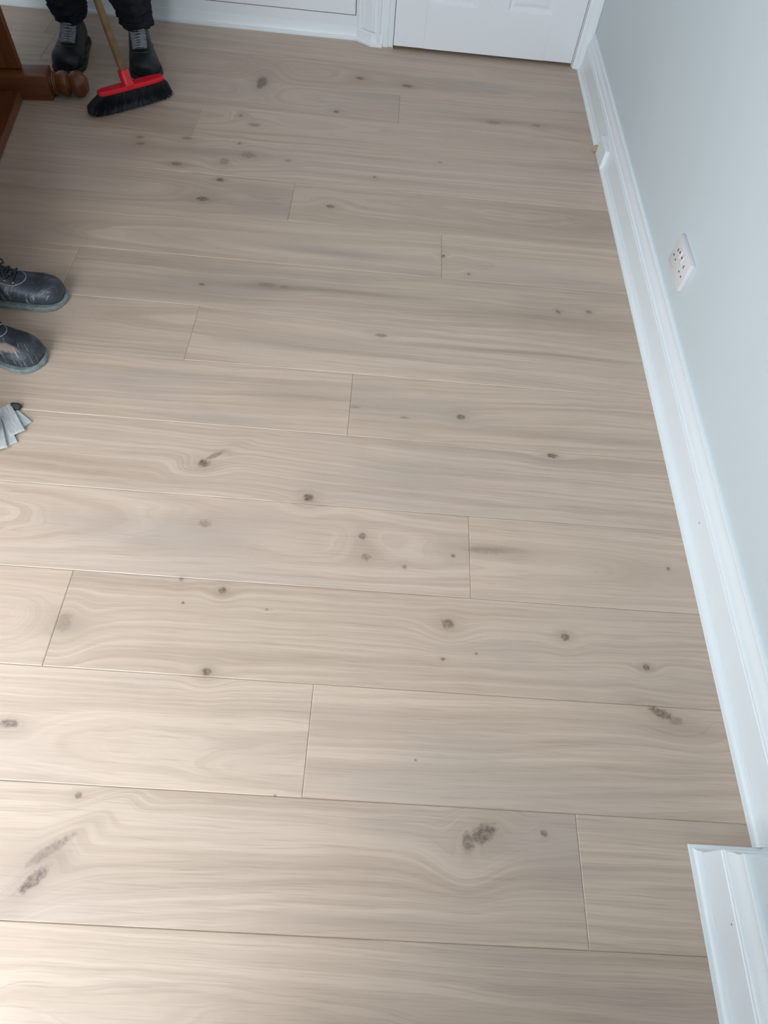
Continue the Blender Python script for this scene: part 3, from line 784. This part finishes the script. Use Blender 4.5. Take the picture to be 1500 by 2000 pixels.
def grip_hand(G, d, palm, thumb_up):
    """finger chains closed round a stick: G point on its axis, d axis, palm = unit vector from the stick to the wrist side."""
    d = d.normalized(); n = (palm - d * palm.dot(d)).normalized(); s = d.cross(n)
    ch = []
    for k, ln in enumerate((215, 235, 225, 195)):
        off = d * (thumb_up * (0.030 - 0.020 * k))
        pts = []
        for q in range(5):
            a = math.radians(20 + ln * q / 4)
            pts.append(G + off + (n * math.cos(a) + s * math.sin(a)) * (0.0245 + (0.004 if q == 0 else 0)))
        ch.append((pts, [0.0098, 0.0096, 0.0090, 0.0084, 0.0072]))
    pts = []
    for q in range(4):
        a = math.radians(-15 - 150 * q / 3)
        pts.append(G + d * (thumb_up * (0.030 + 0.012 * q / 3)) + (n * math.cos(a) + s * math.sin(a)) * 0.026)
    ch.append((pts, [0.013, 0.0115, 0.010, 0.008]))
    return ch, G + n * 0.036

def relaxed_hand(W, dirv, inward):
    dirv = dirv.normalized(); inn = inward.normalized(); fw = dirv.cross(inn)
    ch = []
    for k, ln in enumerate((0.072, 0.080, 0.075, 0.060)):
        base = W + dirv * 0.088 + fw * (0.030 - 0.020 * k)
        pts = [base - dirv * 0.03]
        cur = base; ang = 0.12
        for q in range(3):
            cur = cur + (dirv * math.cos(ang) + inn * math.sin(ang)) * ln * (0.45, 0.32, 0.23)[q]; pts.append(cur); ang += 0.38
        ch.append((pts, [0.0100, 0.0095, 0.0088, 0.0072]))
    b = W + dirv * 0.035 + fw * 0.025
    ch.append(([b, b + dirv * .03 + fw * .022 + inn * .010, b + dirv * .058 + fw * .030 + inn * .022, b + dirv * .080 + fw * .030 + inn * .030], [0.014, 0.0125, 0.0105, 0.008]))
    return ch, W + dirv * 0.05

def person(label, loc, rz, J, boots, jacket, hands):
    """J: joints in local coordinates (x forward, y left). boots: (loc, angle, mirror) list."""
    pe = empty('person', loc, rz); tag(pe, label, 'person')
    V = lambda k: Vector(J[k])
    verts, edges, rad = [], [], []
    def add(p, r, parent=None):
        verts.append(Vector(p)); rad.append(r)
        if parent is not None: edges.append((parent, len(verts) - 1))
        return len(verts) - 1
    pel = add(V('pelvis'), .105); waist = add(V('pelvis').lerp(V('chest'), .5), .095, pel)
    ch = add(V('chest'), .110, waist); nb = add(V('neck'), .058, ch); nt = add(V('neck').lerp(V('head'), .45), .056, nb)
    hd = add(V('head'), (.078, .090), nt); tp = add(V('head') + (V('head') - V('neck')).normalized() * .075, (.066, .074), hd)
    for s in 'lr':
        h = add(V('hip' + s), .085, pel); k = add(V('knee' + s), .056, h); a = add(V('ankle' + s), .040, k)
        sh = add(V('sh' + s), .058, ch); e = add(V('el' + s), .042, sh); w = add(V('wr' + s), (.030, .024), e)
        fingers, palm = hands[s]
        add(palm, (.034, .020), w)
    bm = bmesh.new(); tmp = skin(verts, edges, rad, 2); bm.from_mesh(tmp); bpy.data.meshes.remove(tmp)
    for s in 'lr':
        fingers, palm = hands[s]
        for pts, rr in fingers:
            vv = [palm] + list(pts)
            tm = skin(vv, [(i, i + 1) for i in range(len(vv) - 1)], [0.012] + rr, 2)
            bm.from_mesh(tm); bpy.data.meshes.remove(tm)
    up = (V('head') - V('neck')).normalized(); fwd = Vector((1, 0, 0)); fwd = (fwd - up * up.dot(fwd)).normalized()
    lf = up.cross(fwd)
    face = V('head') + up * 0.01
    def blob(c, rx, ry, rz_, seg=16):
        r = bmesh.ops.create_uvsphere(bm, u_segments=seg, v_segments=seg // 2, radius=1.0)
        for v in r['verts']: v.co = c + fwd * v.co.x * rx + lf * v.co.y * ry + up * v.co.z * rz_
    blob(face, .095, .076, .112, 24)
    blob(face + fwd * .094 - up * .018, .018, .013, .024); blob(face + fwd * .084 + up * .010, .015, .010, .030)
    blob(face + fwd * .076 - up * .058, .014, .024, .007); blob(face + fwd * .074 - up * .069, .013, .020, .007)
    blob(face + fwd * .060 - up * .092, .028, .034, .022)
    for sg in (-1, 1): blob(face + lf * sg * .078 - fwd * .005, .018, .008, .030)
    me = bpy.data.meshes.new('body'); bm.to_mesh(me); bm.free()
    for p in me.polygons: p.use_smooth = True
    body = link('body', me, M['skin'], pe)
    for sg in (-1, 1):
        for nm, rr, ff, mt in (('eye', .0125, .079, 'eyewhite'), ('iris', .0062, .0875, 'iris')):
            bm = bmesh.new(); bmesh.ops.create_uvsphere(bm, u_segments=12, v_segments=8, radius=rr)
            c = face + fwd * ff + lf * sg * .031 + up * .010
            for v in bm.verts: v.co += c
            mk(nm, bm, M[mt], pe, True)
    bm = bmesh.new(); bmesh.ops.create_uvsphere(bm, u_segments=28, v_segments=16, radius=1.0)
    dele = [v for v in bm.verts if v.co.z < -0.35 or (v.co.x > 0.35 and v.co.z < 0.45)]
    bmesh.ops.delete(bm, geom=dele, context='VERTS')
    for v in bm.verts:
        q = v.co.copy(); v.co = face - fwd * .006 + fwd * q.x * .102 + lf * q.y * .084 + up * (q.z * .120)
        v.co += (v.co - face).normalized() * noise.noise(q * 9) * .004
    mk('hair', bm, M['hair'], pe, True)
    # trousers: two legs with soft folds, and the seat
    bm = bmesh.new()
    for i, s in enumerate('lr'):
        a, k, h = V('ankle' + s), V('knee' + s), V('hip' + s)
        path = [a + Vector((-.006, 0, -.002)), a + Vector((-.004, 0, .045)), a.lerp(k, .28), a.lerp(k, .62), k, k.lerp(h, .5), h + Vector((0, 0, .02))]
        cloth_tube(bm, path, [(.064, .056), (.074, .066), (.080, .074), (.080, .076), (.082, .080), (.096, .094), (.112, .106)], 32, 9, 0.010, 3.1 * i + J.get('seed', 0), True)
    cloth_tube(bm, [V('pelvis') + Vector((0, 0, -.09)), V('pelvis'), V('pelvis') + Vector((0, 0, .12))], [(.09, .12), (.125, .170), (.112, .155)], 32, 6, .004, 9)
    mk('trousers', bm, M['trouser'], pe, True)
    bm = bmesh.new()
    c0 = V('pelvis') + Vector((0, 0, .03))
    cloth_tube(bm, [c0, V('pelvis').lerp(V('chest'), .5), V('chest'), V('neck') + Vector((0, 0, -.055)), V('neck') + Vector((0, 0, -.005))],
               [(.140, .185), (.130, .175), (.140, .195), (.105, .165), (.072, .078)], 36, 7, .006, 5)
    for s in 'lr':
        cloth_tube(bm, [V('wr' + s), V('el' + s).lerp(V('wr' + s), .5), V('el' + s), V('sh' + s).lerp(V('el' + s), .5), V('sh' + s), V('sh' + s).lerp(V('chest') + Vector((0, 0, .06)), .35)],
                   [(.040, .040), (.052, .052), (.060, .060), (.062, .062), (.064, .064), (.062, .062)], 24, 6, .006, 7)
    mk('jacket', bm, jacket, pe, True)
    for (bl, ba, mir, leather, sm, style) in boots:
        boot(pe, bl, ba, mir, leather, sm, style)
    return pe

# --- the person sweeping, facing the camera side of the room, both hands on the broom
P1 = Vector((-1.940, 2.975, 0.0)); A1 = -PI / 2
def l1(p):
    q = Vector(p) - P1; return Vector((-q.y, q.x, q.z))       # inverse of a -90 degree turn
d1 = Vector((-HD.y, HD.x, HD.z))
gr_hi, gr_lo = l1(hp(1.17)), l1(hp(0.95))
J1 = dict(pelvis=(-.03, 0, .93), chest=(.00, 0, 1.24), neck=(.02, 0, 1.47), head=(.055, 0, 1.60),
          hipl=(-.03, .095, .90), hipr=(-.03, -.095, .90), kneel=(.035, .112, .50), kneer=(.035, -.125, .50),
          anklel=(-.010, .118, .108), ankler=(-.005, -.138, .108),
          shl=(.00, .185, 1.40), shr=(.00, -.185, 1.40), ell=(.06, .265, 1.13), elr=(.07, -.275, 1.15), seed=2.0)
hl = grip_hand(gr_lo, d1, Vector((-.35, .9, 0)), 1.0); hr = grip_hand(gr_hi, d1, Vector((-.35, -.9, 0)), 1.0)
J1['wrl'] = hl[1] + (Vector(J1['ell']) - hl[1]).normalized() * .075; J1['wrr'] = hr[1] + (Vector(J1['elr']) - hr[1]).normalized() * .075
person('person in dark trousers and black boots with pale grey laces, sweeping with the broom', P1, A1, J1,
       [((-.010, .118, 0), math.radians(16), False, M['bootblack'], M['soledark'], 'laced'),
        ((-.005, -.140, 0), math.radians(7), True, M['bootblack'], M['soledark'], 'laced')], M['jacket'], dict(l=hl, r=hr))

# --- the person standing in worn work boots, facing the pale grey wall
P2 = Vector((-1.900, 1.405, 0.0))
J2 = dict(pelvis=(.035, 0, .93), chest=(-.005, 0, 1.25), neck=(-.025, 0, 1.48), head=(.01, 0, 1.62),
          hipl=(.035, .095, .90), hipr=(.035, -.095, .90), kneel=(.03, .100, .50), kneer=(.022, -.095, .50),
          anklel=(-.020, .096, .150), ankler=(-.010, -.090, .150), shl=(-.03, .19, 1.41), shr=(-.03, -.19, 1.41),
          ell=(-.07, .235, 1.13), elr=(-.07, -.235, 1.13), wrl=(-.01, .245, .90), wrr=(-.01, -.245, .90), seed=6.0)
h2 = {s: relaxed_hand(Vector(J2['wr' + s]), Vector((.12, 0, -1)), Vector((0, -1 if s == 'l' else 1, 0))) for s in 'lr'}
WL = worn_leather('scuffed_navy_leather', None); WR = worn_leather('scuffed_navy_leather_with_bare_patch', (0.158, 0.036, 0.028, 0.011))
person('person in scuffed dark blue work boots with grey soles, standing still beside the tipped table', P2, 0.0, J2,
       [((-.010, .096, 0), math.radians(2), False, WL, M['solegrey'], 'oval'),
        ((.012, -.085, 0), math.radians(-14), True, WR, M['solegrey'], 'oval')], M['jacket2'], h2)

# ------------------------------------------------------------------ fanned pale strips on the floor
def strip(cx, cy, ang, ln, w, th, z, label, tilt=0.0):
    bm = box(bmesh.new(), -ln, 0, -w / 2, w / 2, 0, th, 0.0008)
    o = mk('offcut_strip', bm, M['strip'], loc=(cx, cy, z), rot=(0, tilt, math.radians(ang)))
    tag(o, label, 'offcut', 'pale offcut strips fanned out by the work boots'); return o
strip(-1.655, 1.047, -36, 0.09, 0.036, 0.004, 0.0008, 'short ended pale grey offcut strip at the bottom of the fan nearest the work boots')
strip(-1.664, 1.019, -52, 0.098, 0.036, 0.006, 0.0052, 'wide pale grey offcut strip lying on top in the fan')
strip(-1.669, 0.987, -53, 0.112, 0.028, 0.005, 0.0008, 'narrow pale grey offcut strip in the middle of the fan')
strip(-1.688, 0.966, -62, 0.110, 0.034, 0.006, 0.0062, 'outermost pale grey offcut strip of the fan, furthest from the work boots')
bm = bmesh.new(); r3 = random.Random(3)
loft(bm, [[(math.cos(2 * PI * k / 14) * r * (1 + .35 * r3.uniform(-1, 1)), math.sin(2 * PI * k / 14) * r * .7 * (1 + .35 * r3.uniform(-1, 1)), z) for k in range(14)]
          for z, r in ((0, .012), (.004, .015), (.010, .011), (.015, .005))])
tag(mk('cloth_scrap', bm, M['scrap'], smooth=True, loc=(-1.700, 1.104, 0.0008)), 'small crumpled dark green cloth scrap behind the fanned strips', 'cloth')
